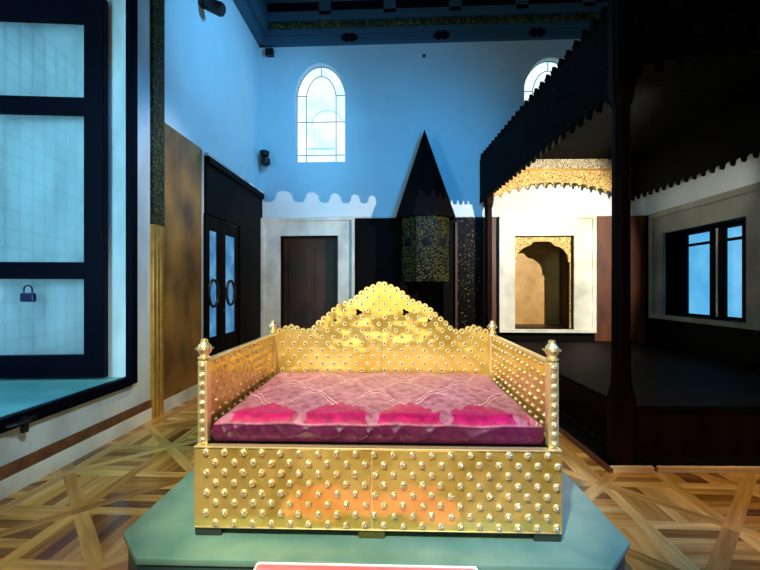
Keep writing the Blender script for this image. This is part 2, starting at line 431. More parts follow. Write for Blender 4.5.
N1 = (bx_(514), bx_(573), bz_(545, 236)); N1o = (bx_(498), bx_(593.5)); NZ0 = bz_(545, 329)
struct(prism('wall_back_lower', [rect(WL - .3, WR + .3, 0, ZP), rect(D1[0], D1[1], .0 + .001, D1[2]), rect(N1[0], N1[1], NZ0, N1[2])], .3, M['darkwood'], MY, (0, YB + .15, 0)))
for i, c in enumerate((A1, A2)):
    wn = empty('window_%d' % (i + 2), (c, YB, AZ0)); struct(wn)
    pane = prism('window_pane', [arch(c, AZ0, AZ1, AW, SPR)], .02, M['archpane'], MY, (0, YB + .16, 0)); child(pane, wn)
    l = MB(); yy = YB + .14; r = .009; h = AW / 2 - .015
    inner = arch(c, AZ0 + .01, AZ1 - .20, AW * .60, SPR - .02)
    l.tube([(x, yy, z) for x, z in inner[1:] + inner[:1]], r, 6)
    outer = arch(c, AZ0 + .005, AZ1 - .005, AW - .01, SPR); l.tube([(x, yy, z) for x, z in outer[1:] + outer[:2]], .014, 6)
    l.tube([(c, yy, AZ1 - .2), (c, yy, AZ1)], r, 6)
    for z in (AZ0 + .18, AZ0 + .86): l.tube([(c - h, yy, z), (c + h, yy, z)], r, 6)
    for s in (-1, 1): l.tube([(c + s * AW * .3, yy, SPR), (c + s * h, yy, SPR)], r, 6)
    child(l.build('window_leading', M['lead']), wn)
    if i == 0:
        t = MB(); yy = YB + .145
        t.tube([(c + .12 + .32 * math.cos(a), yy, AZ0 + .82 + .28 * math.sin(a)) for a in [k * PI / 12 for k in range(13)] if c + .12 + .32 * math.cos(a) < c + .44], .012, 6)
        t.box(c - .27, c + .27, yy - .004, yy + .004, AZ0 + .30, AZ0 + .335); t.box(c - .15, c - .14, yy - .004, yy + .004, AZ0 + .33, AZ0 + .74)
        child(t.build('window_tracery', M['tracery']), wn)
# door surrounds: stepped marble
def surround(name, o0, o1, zt_, i0, i1, it, z0, zb2, y, closed):
    t = empty(name, ((o0 + o1) / 2, y, z0)); struct(t)
    def ring(a0, a1, at, b0, b1, bt, bottom):
        if closed: return [rect(a0, a1, z0, at), rect(b0, b1, zb2, bt)]
        return [[(a0, z0), (b0, z0), (b0, bt), (b1, bt), (b1, z0), (a1, z0), (a1, at), (a0, at)]]
    e = .055
    child(prism('jamb_and_lintel', ring(o0, o1, zt_, i0, i1, it, 0), .07, M['marble'], MY, (0, y - .036, 0)), t)
    child(prism('outer_moulding', ring(o0, o1, zt_, o0 + e, o1 - e, zt_ - e, 0) if not closed else [rect(o0, o1, z0, zt_), rect(o0 + e, o1 - e, z0 + e, zt_ - e)], .12, M['marble'], MY, (0, y - .062, 0)), t)
    return t
d2 = surround('door_2', D1o[0], D1o[1], ZP, D1[0], D1[1], D1[2], 0, 0, YB, False)
w = MB(); w.box(D1[0], D1[1], YB + .2, YB + .26, 0, D1[2]); lf = child(w.build('door_leaf', M['doorbrown']), d2)
for z0, z1 in ((.2, 1.0), (1.15, 2.3)):
    for x0, x1 in ((D1[0] + .10, (D1[0] + D1[1]) / 2 - .06), ((D1[0] + D1[1]) / 2 + .06, D1[1] - .10)):
        w = MB(); w.box(x0, x1, YB + .185, YB + .205, z0, z1); child(w.build('door_panel', M['doorbrown'], bevel=.008), d2)
n2 = surround('window_4', N1o[0], N1o[1], ZP, N1[0], N1[1], N1[2], NZ0 - .06, NZ0, YB, True)
# niche behind the lit surround
nd = .75
w = MB(); w.box(N1[0] - .2, N1[1] + .2, YB + .3 + nd, YB + .35 + nd, NZ0 - .1, N1[2] + .2); child(w.build('niche_back', M['nichewall']), n2)
w = MB(); w.box(N1[0] - .2, N1[0] - .15, YB + .3, YB + .3 + nd, NZ0 - .1, N1[2] + .2); w.box(N1[1] + .15, N1[1] + .2, YB + .3, YB + .3 + nd, NZ0 - .1, N1[2] + .2)
w.box(N1[0] - .2, N1[1] + .2, YB + .3, YB + .3 + nd, N1[2] + .1, N1[2] + .2); w.box(N1[0] - .2, N1[1] + .2, YB + .3, YB + .3 + nd, NZ0 - .1, NZ0)
child(w.build('niche_sides', M['doorbrown']), n2)  # sides coloured dark to deepen the shade inside the niche
def ogee_hole(x0, x1, z0, zt_):
    w_ = x1 - x0; zs = zt_ - .42; p = [(x0, z0), (x1, z0), (x1, zs - .08), (x1 - .04, zs - .06), (x1 - .04, zs)]
    for k in range(1, 8): t = k / 8 * PI / 2; p.append((x1 - .04 - (w_ / 2 - .22) * (1 - math.cos(t)), zs + .26 * math.sin(t)))
    p += [(x0 + w_ / 2 + .16, zs + .34), (x0 + w_ / 2 - .16, zs + .34)]
    for k in range(7, 0, -1): t = k / 8 * PI / 2; p.append((x0 + .04 + (w_ / 2 - .22) * (1 - math.cos(t)), zs + .26 * math.sin(t)))
    return p + [(x0 + .04, zs), (x0 + .04, zs - .06), (x0, zs - .08)]
child(prism('niche_arch', [rect(N1[0] - .01, N1[1] + .01, NZ0 - .01, N1[2] + .01), ogee_hole(N1[0] + .03, N1[1] - .03, NZ0 + .0, N1[2] - .02)], .06, M['arcgold'], MY, (0, YB + .09, 0)), n2)
# boards of the lower wall
w = MB(); w.box(N1o[1] + .01, WR, YB - .03, YB + .01, .4, ZP); w.box(bx_(488), N1o[0] - .01, YB - .03, YB + .01, .4, ZP); struct(w.build('trim_5', M['redbrown']))
w = MB(); w.box(bx_(457), bx_(483), YB - .03, YB + .01, .3, ZP); struct(w.build('trim_6', M['darktile']))
w = MB(); w.box(bx_(455), bx_(457), YB - .06, YB + .01, .3, ZP - .1); struct(w.build('trim_7', M['redbrown']))
w = MB(); w.box(WL, WR, YB - .02, YB, ZP, ZP + .03); struct(w.build('trim_8', M['marble_grey']))

# ================================================================== CORNICE / CEILING
ZK = bz_(258, 48) 
w = MB(); w.box(WL - .3, WR + .3, YF, YB + .3, ZC, ZC + .2); struct(w.build('ceiling', M['bluepanel']))
w = MB()
w.box(WL, WR, YB - .10, YB, ZK, ZK + .17); w.box(WL, WR, YB - .14, YB, ZK + .17, ZK + .22); w.box(WL, WR, YB - .16, YB, ZK + .40, ZC)
w.box(WL, WR, YB - .13, YB, ZK + .22, ZK + .40)
w.box(WL, WR, YB - .22, YB, ZK + .76, ZC); w.box(WL, WR, YB - .22, YB, ZK + .40, ZK + .57)
for x in [WL + .1 + k * 1.27 for k in range(7)]: w.box(x - .12, x + .12, YB - .22, YB, ZK + .48, ZK + .85)
w.box(WL, WL + .12, YF, YB, ZK, ZK + .2); w.box(WL, WL + .22, YF, YB, ZK + .2, ZC)
w.box(WR - .14, WR, YF, YB, ZK, ZC)
struct(w.build('trim_9', M['bluedark'], bevel=.008))
w = MB(); w.box(WL + .2, WR, YB - .20, YB - .12, ZK + .27, ZK + .36); struct(w.build('trim_10', mat('gilt_strip', (.02, .03, .02), .4, 0, (.22, .22, .05), 22, 2, lo=.52, hi=.66, stretch=(1, 1, 1))))
w = MB(); w.box(WL + .2, WR, YB - .19, YB - .158, ZK + .48, ZK + .85); struct(w.build('trim_11', M['bluepanel']))
def motif(px, py):
    x, z = bx_(px), bz_(px, py); m_ = MB(); y = YB - .11
    for k in range(6):
        a = k * PI / 3; m_.lathe([(.05, 0), (.045, .02), (.01, .03)], 0, 0, 0, 8, mtx=Matrix.Translation((x + .12 * math.cos(a), y, z + .05 * math.sin(a))) @ Matrix.Rotation(PI / 2, 4, 'X'))
    m_.lathe([(.06, 0), (.05, .03), (.01, .045)], 0, 0, 0, 10, mtx=Matrix.Translation((x, y, z)) @ Matrix.Rotation(PI / 2, 4, 'X'))
    return m_
mo = MB()
for p in ((350, 41), (441, 39), (535, 36)):
    q = motif(*p); o = len(mo.v); mo.v += q.v; mo.f += [tuple(i + o for i in f) for f in q.f]; mo.mi += q.mi
struct(mo.build('trim_12', M['bluepanel'], smooth=True))

# ================================================================== RIGHT WALL + window
RY0, RY1 = onx(751, WR), onx(666, WR); RZ0, RZ1 = 1.0, 2.46
struct(prism('wall_right', [rect(YF, YB + .3, ZP, ZC)], .3, M['plaster'], MX, (WR + .15, 0, 0)))
struct(prism('wall_right_lower', [rect(YF, YB + .3, 0, ZP), rect(RY0, RY1, RZ0, RZ1)], .3, M['darkwood'], MX, (WR + .15, 0, 0)))
w5 = empty('window_5', (WR, RY0, RZ0)); struct(w5)
oy0, oy1 = onx(775, WR), onx(655, WR)
M['marble_shaded'] = mat('shaded_marble', (.12, .13, .11), .4, col2=(.22, .22, .18), scale=2.5, detail=8)  # right window's marble, with the dimness there put into its colour
child(prism('marble_surround', [rect(oy0, oy1, RZ0 - .07, ZP - .03), rect(RY0, RY1, RZ0, RZ1)], .06, M['marble_shaded'], MX, (WR - .035, 0, 0)), w5)
child(prism('outer_moulding', [rect(oy0, oy1, RZ0 - .07, ZP - .03), rect(oy0 + .09, oy1 - .09, RZ0, ZP - .12)], .11, M['marble_shaded'], MX, (WR - .06, 0, 0)), w5)
w = MB()
for a, b in ((RY1, RY1 + .02), (RY0 - .02, RY0)): w.box(WR, WR + .3, a, b, RZ0, RZ1)
child(w.build('window_reveal', M['marble_grey']), w5)
xr = WR + .27
pa = [(onx(711.5, xr), onx(687, xr)), (onx(744, xr) , onx(725.5, xr))]
child(prism('window_frame', [rect(RY0, RY1, RZ0, RZ1)] + [r for a, b in pa for r in (rect(a, b, 1.04, 2.20), rect(a, b, 2.24, 2.40))], .06, M['blackframe'], MX, (xr, 0, 0)), w5)
for a, b in pa:
    for z0, z1 in ((1.04, 2.20), (2.24, 2.40)):
        w = MB(); w.box(xr + .035, xr + .045, a, b, z0, z1); child(w.build('window_pane', M['bluepane']), w5)
w = MB(); gy = onx(717.5, xr - .03); w.box(xr - .045, xr - .03, gy - .012, gy + .012, 1.03, 2.42); child(w.build('meeting_rail', M['marble']), w5)
# wall behind the camera
w = MB(); w.box(WL - .3, WR + .3, YF - .3, YF, 0, ZC); struct(w.build('wall_front', M['doorbrown']))
w = MB(); w.box(WL, WR, YF, YF + .03, 0, 2.88); struct(w.build('trim_13', M['doorbrown']))

# ================================================================== FIREPLACE WITH PYRAMID HOOD
fx, fy_ = ony(425, 7.62), 7.62
fp = empty('fireplace', (fx, fy_, 0)); tag(fp, 'tall pyramid-hooded fireplace with green and gold tiles against the back wall', 'fireplace')
R = .60
m_ = MB(); ap = H + (CY - 131) / F * fy_ + .02
zb_ = H + (CY - 219) / F * fy_
n = 8; vs = [(R * math.cos(2 * PI * k / n + PI / 8), R * .72 * math.sin(2 * PI * k / n + PI / 8), zb_) for k in range(n)] + [(-.01, 0, ap)]
m_.add(vs, [(k, (k + 1) % n, n) for k in range(n)] + [tuple(range(n))[::-1]])
m_.build('hood', M['darkwood'], fp)
m_ = MB(); Rb = .47
m_.lathe([(Rb, 1.60), (Rb, zb_)], n=8, rot=PI / 8); ob = m_.build('tiled_chimney_breast', M['greentile'], fp); ob.scale = (1, .8, 1)
for k in (4, 5, 6, 7):
    a = 2 * PI * (k + .5) / 8 + PI / 8 - PI / 8
for k in range(4, 8):
    a = 2 * PI * k / 8 + PI / 4
    if math.sin(a) > -.1: continue
    ap_ = Rb * math.cos(PI / 8)
    q = MB(); q.lathe([(.085, 0), (.08, .012), (.02, .016)], n=14, mtx=Matrix.Translation((ap_ * math.cos(a), ap_ * .8 * math.sin(a), 2.32)) @ Matrix.Rotation(math.atan2(math.sin(a) , math.cos(a) * .8), 4, 'Z') @ Matrix.Rotation(PI / 2, 4, 'Y'))
    q.build('rosette', M['bluepanel'], fp)
m_ = MB(); m_.box(-.47, -.33, -.15, .36, 0, 1.60); m_.build('jamb', M['darkwood'], fp)
m_ = MB(); m_.box(.33, .47, -.15, .36, 0, 1.60); m_.build('jamb', M['darkwood'], fp)
m_ = MB(); m_.box(-.5, .5, -.2, .36, 0, .12); m_.build('hearth', M['marble_grey'], fp)

# ================================================================== CANOPY AND DAIS
CA = math.radians(2.0)
cn = empty('canopy', (1.74, 3.34, 0), CA); tag(cn, 'dark canopy on columns with scalloped gilt fringe filling the right corner', 'canopy')
CWd, CD = 2.86, 4.52
EH = 4.0; EB = 3.14
def valance(L, z0fun, p=.165, ah=.06, ztop=EH - .05, crest=True):
    n = round(L / p); p = L / n; pts = []
    for k in range(n):
        u0 = k * p
        pts.append((u0, z0fun(u0) - .012))
        pts.append((u0 + .012, z0fun(u0)+.004))
        for j in range(0, 9):
            t = PI * (1 - j / 8); u = u0 + p / 2 + (p / 2 - .018) * math.cos(t); pts.append((u, z0fun(u) + .012 + ah * math.sin(t) ** .6))
        pts.append((u0 + p - .012, z0fun(u0 + p)+.004))
    pts.append((L, z0fun(L) - .012)); pts.append((L, ztop))
    if crest:
        for k in range(n - 1, -1, -1):
            u0 = k * p
            for du, dz in ((.90, 0), (.70, .03), (.80, .08), (.64, .08), (.5, .12), (.36, .08), (.20, .08), (.30, .03), (.10, 0)): pts.append((u0 + p * du, ztop + dz))
    pts.append((0, ztop))
    return pts
def archf(L, lo, hi): return lambda u: lo + (hi - lo) * (1 - abs(2 * u / L - 1) ** 2.2)
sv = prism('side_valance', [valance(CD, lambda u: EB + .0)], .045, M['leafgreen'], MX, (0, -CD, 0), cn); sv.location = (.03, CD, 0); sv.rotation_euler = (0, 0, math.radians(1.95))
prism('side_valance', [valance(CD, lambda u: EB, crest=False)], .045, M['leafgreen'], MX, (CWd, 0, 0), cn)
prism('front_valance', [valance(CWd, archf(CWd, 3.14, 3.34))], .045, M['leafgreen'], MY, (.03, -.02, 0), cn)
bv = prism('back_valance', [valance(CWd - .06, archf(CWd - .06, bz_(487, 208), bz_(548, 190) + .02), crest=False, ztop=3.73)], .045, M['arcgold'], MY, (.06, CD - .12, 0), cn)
m_ = MB(); m_.box(.06, CWd - .03, CD - .16, CD - .10, 3.735, 3.99); m_.build('back_frieze', M['frieze'], cn)
m_ = MB(); m_.box(.06, CWd - .03, CD - .18, CD - .14, 3.715, 3.745); m_.box(.06, CWd - .03, CD - .18, CD - .14, 3.98, 4.0); m_.build('frieze_moulding', M['gilt'], cn)
m_ = MB(); m_.add([(x, y, z) for z in (EH - .05, EH - .07) for x, y in ((.17, 0), (CWd, 0), (CWd, CD), (.045, CD))], [(0, 1, 2, 3), (7, 6, 5, 4), (0, 4, 5, 1), (1, 5, 6, 2), (2, 6, 7, 3), (3, 7, 4, 0)]); m_.build('canopy_soffit', M['leafgreen'], cn)
m_ = MB(); cxm, cym = CWd / 2, CD / 2
vs = [(.32, .15, EH - .06), (CWd - .1, .15, EH - .06), (CWd - .1, CD - .1, EH - .06), (.25, CD - .1, EH - .06)]
vs += [(cxm - .1, cym - .8, EH + .7), (cxm + .1, cym - .8, EH + .7), (cxm + .1, cym + .8, EH + .7), (cxm - .1, cym + .8, EH + .7)]
m_.add(vs, [(0, 1, 5, 4), (1, 2, 6, 5), (2, 3, 7, 6), (3, 0, 4, 7), (4, 5, 6, 7), (3, 2, 1, 0)]); m_.build('canopy_roof', M['leafgreen'], cn)
def column(x, y, m):
    c = MB(); c.lathe([(.105, 0.0), (.105, .50), (.115, .53), (.10, .58), (.078, .68), (.072, .75), (.068, 3.0), (.09, 3.06), (.10, 3.15), (.10, 3.95)], x, y, 0, 8, rot=PI / 8)
    return c.build('column', m, cn)
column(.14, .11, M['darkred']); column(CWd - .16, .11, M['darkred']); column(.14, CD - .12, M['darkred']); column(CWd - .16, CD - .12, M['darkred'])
DD = CD - .07
da = empty('dais', (1.74, 3.34, 0), CA); tag(da, 'low dark dais with a pale wooden edge strip under the canopy', 'dais')
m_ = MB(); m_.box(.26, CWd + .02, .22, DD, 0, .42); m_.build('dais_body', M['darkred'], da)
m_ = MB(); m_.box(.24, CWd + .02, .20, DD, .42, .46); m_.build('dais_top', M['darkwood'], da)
m_ = MB(); m_.box(-.02, .22, -.02, DD, 0, .025); m_.box(-.02, .31, -.02, .20, .0, .025); m_.box(.34, CWd + .05, -.02, .20, 0, .025); m_.build('dais_step', M['darkwood'], da)
m_ = MB(); m_.box(-.03, .31, -.055, -.02, 0, .045); m_.build('edge_strip', M['plinthwood'], da, bevel=.004)
m_ = MB(); m_.box(.34, CWd + .05, -.055, -.02, 0, .045); m_.build('edge_strip', M['plinthwood'], da, bevel=.004)
m_ = MB(); m_.box(-.055, -.02, -.055, DD, 0, .035); m_.build('side_strip', M['redbrown'], da)
# ================================================================== SMALL FITTINGS
def on_left(px, py):
    d = RGT * ((px - CX) / F) + FWD; t = WL / d.x; return Vector((WL, d.y * t, H + (CY - py) / F * t))
p = on_left(200, 2)
sl = empty('spotlight', p); tag(sl, 'black adjustable spotlight high on the left wall, top of the picture', 'spotlight')
m_ = MB(); m_.box(0, .06, -.06, .06, -.06, .06); m_.tube([(.05, 0, 0), (.16, 0, -.02)], .02); m_.build('bracket', M['metalblack'], sl)
m_ = MB(); m_.lathe([(.05, -.16), (.085, -.12), (.095, .10), (.08, .13)], n=14, mtx=Matrix.Translation((.2, .02, -.06)) @ Matrix.Rotation(math.radians(115), 4, 'Y')); m_.build('lamp_head', M['metalblack'], sl, smooth=True)
p = Vector((WL + .05, YB, bz_(262, 160)))
sp = empty('wall_speaker', (WL + .14, YB - .0, p.z)); tag(sp, 'small dark double-headed fitting on the back wall by the left corner', 'speaker')
m_ = MB(); m_.box(-.04, .04, -.08, 0, -.05, .05); m_.build('bracket', M['metalblack'], sp)
m_ = MB(); m_.lathe([(.03, -.14), (.09, -.10), (.10, -.02), (.03, 0.02)], 0, -.14, .14, 12); m_.build('speaker_head', M['metalblack'], sp, smooth=True)
m_ = MB(); m_.lathe([(.05, -.11), (.10, -.07), (.09, .03), (.03, 0.06)], .02, -.14, -.05, 12); m_.build('speaker_head', M['metalblack'], sp, smooth=True)
m_ = MB(); x, z = bx_(270.5), bz_(270, 54); m_.box(-.08, .08, -.10, 0, -.07, .07); m_.lathe([(.045, 0), (.05, .03), (.03, .04)], n=12, mtx=Matrix.Translation((0, -.10, 0)) @ Matrix.Rotation(PI / 2, 4, 'X'))
q = m_.build('sensor_box', M['metalblack'], bevel=.01); q.location = (x, YB, z); tag(q, 'small black square box under the ceiling cornice in the left corner', 'sensor')
m_ = MB(); m_.tube([(0, 0, .0), (0, -.05, 0), (0, -.08, -.02), (0, -.08, -.05)], .014); m_.box(-.03, .03, -.01, 0, -.03, .03)
q = m_.build('wall_hook', M['metalblack']); q.location = (bx_(424), YB, bz_(424, 56)); tag(q, 'tiny dark hook on the blue back wall above the hood point', 'hook')

# ================================================================== PEDESTAL
HP = H - 1.216
TY = math.radians(.86)
def c2(px, py): z = 1.216 * F / (py - CY); return cam2room((px - CX) / F * z, z)
TO = cam2room(-.021, 1.93)
tm = Matrix.Translation((TO.x, TO.y, 0)) @ Matrix.Rotation(TY, 4, 'Z'); ti = tm.inverted()
a = ti @ Vector(c2(125.5, 529.5)); b = ti @ Vector(c2(135, 558.5)); c = ti @ Vector(c2(627, 537)); d = ti @ Vector(c2(616, 567))
XL, XR = -1.26, 1.22; YF_ = (b.y + d.y) / 2; ch = .185
ol = [(XL + ch, YF_), (XR - ch, YF_), (XR, YF_ + ch), (XR, 1.50), (XR - ch, 1.50 + ch), (XL + ch, 1.50 + ch), (XL, 1.50), (XL, YF_ + ch)]
pd = empty('pedestal', (TO.x, TO.y, 0), TY); tag(pd, 'green painted octagonal pedestal with glossy top under the golden throne', 'pedestal')
I4 = Matrix.Identity(4)
o_ = prism('pedestal_top', [ol], .035, M['pedestal'], I4, (0, 0, HP - .0175), pd)
b_ = o_.modifiers.new('b', 'BEVEL'); b_.width = .006; b_.segments = 2; b_.limit_method = 'ANGLE'
ins = [(x * .985, .68 + (y - .68) * .985) for x, y in ol]
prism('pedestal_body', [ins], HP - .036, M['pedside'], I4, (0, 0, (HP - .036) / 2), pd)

# ================================================================== THRONE
th = empty('throne', (TO.x, TO.y, HP), TY); tag(th, 'golden studded throne with scalloped backrest standing on the green pedestal', 'throne')
G = M['gold']
W2 = .89; FZ0, FZ1 = .052, .434
TD = 1.24
def panel(name, x0, x1, y0, y1, z0, z1, m=G, bevel=.004):
    q = MB(); q.box(x0, x1, y0, y1, z0, z1); return q.build(name, m, th, bevel=bevel)
fpL = panel('front_panel', -W2, -.0035 - .02, 0, .03, FZ0, FZ1)
fpR = panel('front_panel', .0035 - .02, W2, 0, .03, FZ0, FZ1)
panel('seam_strip', -.0236, -.0164, .004, .03, FZ0, FZ1, M['gold2'], 0)
panel('base_side', -W2, -W2 + .03, .031, TD, FZ0, FZ1); panel('base_side', W2 - .03, W2, .031, TD, FZ0, FZ1); panel('base_back', -W2 + .03, W2 - .03, TD - .03, TD, FZ0, FZ1)
panel('top_rail', -W2, W2, -.006, .035, FZ1, FZ1 + .01, M['gold2']); panel('bottom_rail', -W2, W2, -.003, .032, FZ0 - .008, FZ0, M['gold2'])
panel('seat_board', -W2 + .03, W2 - .03, .036, TD - .03, FZ1 - .04, FZ1 + .002, M['seatboard'])
for x0, x1, m in ((-W2, -W2 + .13, M['darkfoot']), (-.085, .045, M['footmetal']), (W2 - .13, W2, M['darkfoot'])):
    panel('foot', x0, x1, .01, .14, 0, FZ0 - .008, m); panel('foot', x0, x1, TD - .14, TD - .01, 0, FZ0 - .008, m)
panel('under_board', -W2 + .04, W2 - .04, .05, TD - .05, FZ0 - .006, FZ0 + .01, M['seatboard'])
# posts with finials
PX, PY0, PY1 = .858, .045, TD - .035
for sx in (-1, 1):
    for py in (PY0, PY1):
        q = MB(); q.box(sx * PX - .026, sx * PX + .026, py - .026, py + .026, FZ1 + .009, .858); po = q.build('post', M['gold2'], th, bevel=.01)
        q = MB(); q.lathe([(.020, 0), (.032, .006), (.032, .014), (.019, .020), (.024, .028), (.033, .042), (.035, .056), (.031, .072), (.020, .084), (.017, .090), (.017, .100), (.004, .106)], sx * PX, py, .858, 14)
        fo = q.build('finial', M['gold2'], po, smooth=True)
# side panels
for sx in (-1, 1):
    panel('arm_panel', sx * PX - .012, sx * PX + .012, PY0 + .026, PY1 - .026, FZ1, .845)
    panel('arm_rail', sx * PX - .018, sx * PX + .018, PY0 + .026, PY1 - .026, .845, .858, M['gold2'])
# back panel outline
bpx = [(279.5, 331), (285, 329), (290.5, 324.5), (296, 327.5), (301.5, 331), (311, 331), (315, 326), (319, 321.5), (327, 316), (335, 308), (344, 303), (351, 302), (355, 299.5), (360, 293.5), (369.5, 287.5), (376, 286), (381.5, 282.5)]
half = [((x - 381.5) / F * 3.15, 1.216 + (CY - y) / F * 3.15) for x, y in bpx]
half[0] = (-.83, half[0][1])
base = half + [(-x, z) for x, z in reversed(half[:-1])]
def scallop(pl, p=.052, h=.020):
    seg = []; L = [0]
    for i in range(1, len(pl)): L.append(L[-1] + math.dist(pl[i - 1], pl[i]))
    n = round(L[-1] / p); out = []
    def at(s):
        for i in range(1, len(L)):
            if s <= L[i] + 1e-9:
                t = (s - L[i - 1]) / (L[i] - L[i - 1]); a_, b_ = pl[i - 1], pl[i]; return (a_[0] + (b_[0] - a_[0]) * t, a_[1] + (b_[1] - a_[1]) * t)
        return pl[-1]
    for k in range(n):
        a_, b_ = at(k * L[-1] / n), at((k + 1) * L[-1] / n); dx, dz = b_[0] - a_[0], b_[1] - a_[1]; l = math.hypot(dx, dz); nx, nz = -dz / l, dx / l
        for j in range(5):
            t = j / 5; e = h * math.sin(PI * t) ** .6; out.append((a_[0] + dx * t + nx * e, a_[1] + dz * t + nz * e))
    return out + [pl[-1]]
top = scallop(base)
def blob(px, py, r): 
    x, z = (px - 381.5) / F * 3.15, 1.216 + (CY - py) / F * 3.15
    return [(x + r * (1 + .35 * math.cos(3 * t)) * math.cos(t), z + r * (1 + .35 * math.cos(3 * t)) * math.sin(t)) for t in [k * PI / 8 for k in range(16)]]
hol = [blob(358.5, 312, .022), blob(404.5, 312, .022), blob(335, 320, .013), blob(428, 320, .013)]
YBK = TD - .04
prism('back_panel', [[(-.83, FZ1 + .002), (.83, FZ1 + .002)] + top[::-1]] + hol, .024, G, MY, (0, YBK, 0), th)
q = MB(); q.box(-.0015, .0015, YBK - .014, YBK - .012, FZ1 + .01, .95); q.build('back_seam', M['footmetal'], th)
def inside(pt, poly):
    x, y = pt; r = False
    for i in range(len(poly)):
        (x1, y1), (x2, y2) = poly[i - 1], poly[i]
        if (y1 > y) != (y2 > y) and x < (x2 - x1) * (y - y1) / (y2 - y1) + x1: r = not r
    return r
# studs
PF = [(.0190, 0), (.0185, .003), (.0150, .006), (.0115, .007), (.0108, .013), (.0075, .0180), (.0015, .0200)]
PFm = [0, 0, 0, 0, 1, 1]
PB = [(.0185, 0), (.0185, .002), (.0150, .005), (.0070, .0045), (.0066, .008), (.0040, .0105), (.001, .011)]
PBm = [0, 0, 0, 1, 1, 1]
SX, SZ = .0915, .0505
sm = MB(); sm.lathe(PF, n=12, mats=PFm); so = sm.build('stud', [M['gold2'], M['gem']], smooth=True); smesh = so.data; bpy.data.objects.remove(so)
RF = Matrix.Rotation(PI / 2, 4, 'X')
rest = MB(); rest2 = MB()
front = []
for r in range(8):
    z = FZ1 - .020 - r * (FZ1 - FZ0 - .040) / 7
    off = 0 if r % 2 == 0 else SX / 2
    nn = 20
    for k in range(-12, 13):
        x = k * SX + off + (-.005)
        if abs(x) > W2 - .018: continue
        front.append((x + random.uniform(-.003, .003), z + random.uniform(-.002, .002)))
front.sort(key=lambda p: (abs(p[0]) + .9 * abs(p[1] - .24)))
for i, (x, z) in enumerate(front):
    if i < 100:
        o = bpy.data.objects.new('stud', smesh); C.objects.link(o); o.parent = fpL if x < -.02 else fpR
        o.location = (x, -.0005, z); o.rotation_euler = (PI / 2, 0, random.uniform(0, 1))
    else: rest.lathe(PF, n=10, mats=PFm, mtx=Matrix.Translation((x, -.0005, z)) @ RF)
# back studs
bo = [(-.83, .5), (.83, .5)] + base[::-1]
for r in range(-2, 18):
    z = .575 + r * .0515; off = 0 if r % 2 == 0 else .0445
    for k in range(-11, 12):
        x = k * .089 + off + .022
        if abs(x) > .81 or z < .5: continue
        if not (inside((x, z + .012), bo) and inside((x - .02, z), bo) and inside((x + .02, z), bo)): continue
        if any(math.dist((x, z), h[0]) < .06 for h in hol[:2]) and any(min(math.dist((x, z), q) for q in h) < .019 for h in hol): continue
        rest2.lathe(PB, n=10, mats=PBm, mtx=Matrix.Translation((x, YBK - .012, z)) @ RF)
# rim of beads along the crest
for k in range(0, len(top) - 3, 5):
    x, z = top[k + 2] if k + 2 < len(top) else top[k]
    bx2 = (top[k][0] + top[min(k + 5, len(top) - 1)][0]) / 2; bz2 = (top[k][1] + top[min(k + 5, len(top) - 1)][1]) / 2
    rest2.lathe(PB, n=10, mats=PBm, mtx=Matrix.Translation((bx2, YBK - .012, bz2 - .004)) @ RF)
# arm panel studs (inner and outer faces)
for sx in (-1, 1):
    for face in (-1, 1):
        Rm = Matrix.Rotation(face * PI / 2, 4, 'Y')
        for r in range(8):
            z = .475 + r * .0505; off = 0 if r % 2 == 0 else .043
            for k in range(14):
                y = PY0 + .06 + k * .086 + off
                if y > PY1 - .045: continue
                rest.lathe([(r_ * .8, z_ * .62) for r_, z_ in PF], n=8, mats=PFm, mtx=Matrix.Translation((sx * PX + face * .012, y, z)) @ Rm)
        for py in (PY0,):
            pass
    for k in range(9): rest.lathe([(r_ * .85, z_ * .85) for r_, z_ in PF], n=10, mats=PFm, mtx=Matrix.Translation((sx * PX, PY0 - .026, .462 + k * .046)) @ RF)
    for k in range(4): rest2.lathe([(r_ * .8, z_ * .8) for r_, z_ in PB], n=10, mats=PBm, mtx=Matrix.Translation((sx * PX, PY1 - .026, .62 + k * .06)) @ RF)
    for face in (-1, 1):      # base side studs
        if face == sx:
            for r in range(7):
                for k in range(12):
                    rest.lathe(PF, n=8, mats=PFm, mtx=Matrix.Translation((sx * W2, .08 + k * .0915 + (r % 2) * .045, FZ0 + .025 + r * .054)) @ Matrix.Rotation(sx * PI / 2, 4, 'Y'))
# finial beads
for sx in (-1, 1):
    for py, rr in ((PY0, rest), (PY1, rest)):
        for k in range(6):
            a_ = k * PI / 3 - PI / 2
            rr.lathe([(.008, 0), (.006, .006), (.001, .008)], n=6, mats=[1, 1], mtx=Matrix.Translation((sx * PX + .036 * math.cos(a_), py + .036 * math.sin(a_), .914)) @ Matrix.Rotation(a_, 4, 'Z') @ Matrix.Rotation(PI / 2, 4, 'Y'))
o = rest.build('gem_stud', [M['gold2'], M['gem']], th, smooth=True); o['kind'] = 'stuff'
o = rest2.build('dark_centred_stud', [M['gold2'], M['gemdark']], th, smooth=True); o['kind'] = 'stuff'; o['label'] = 'gold studs with dark centres on the backrest'

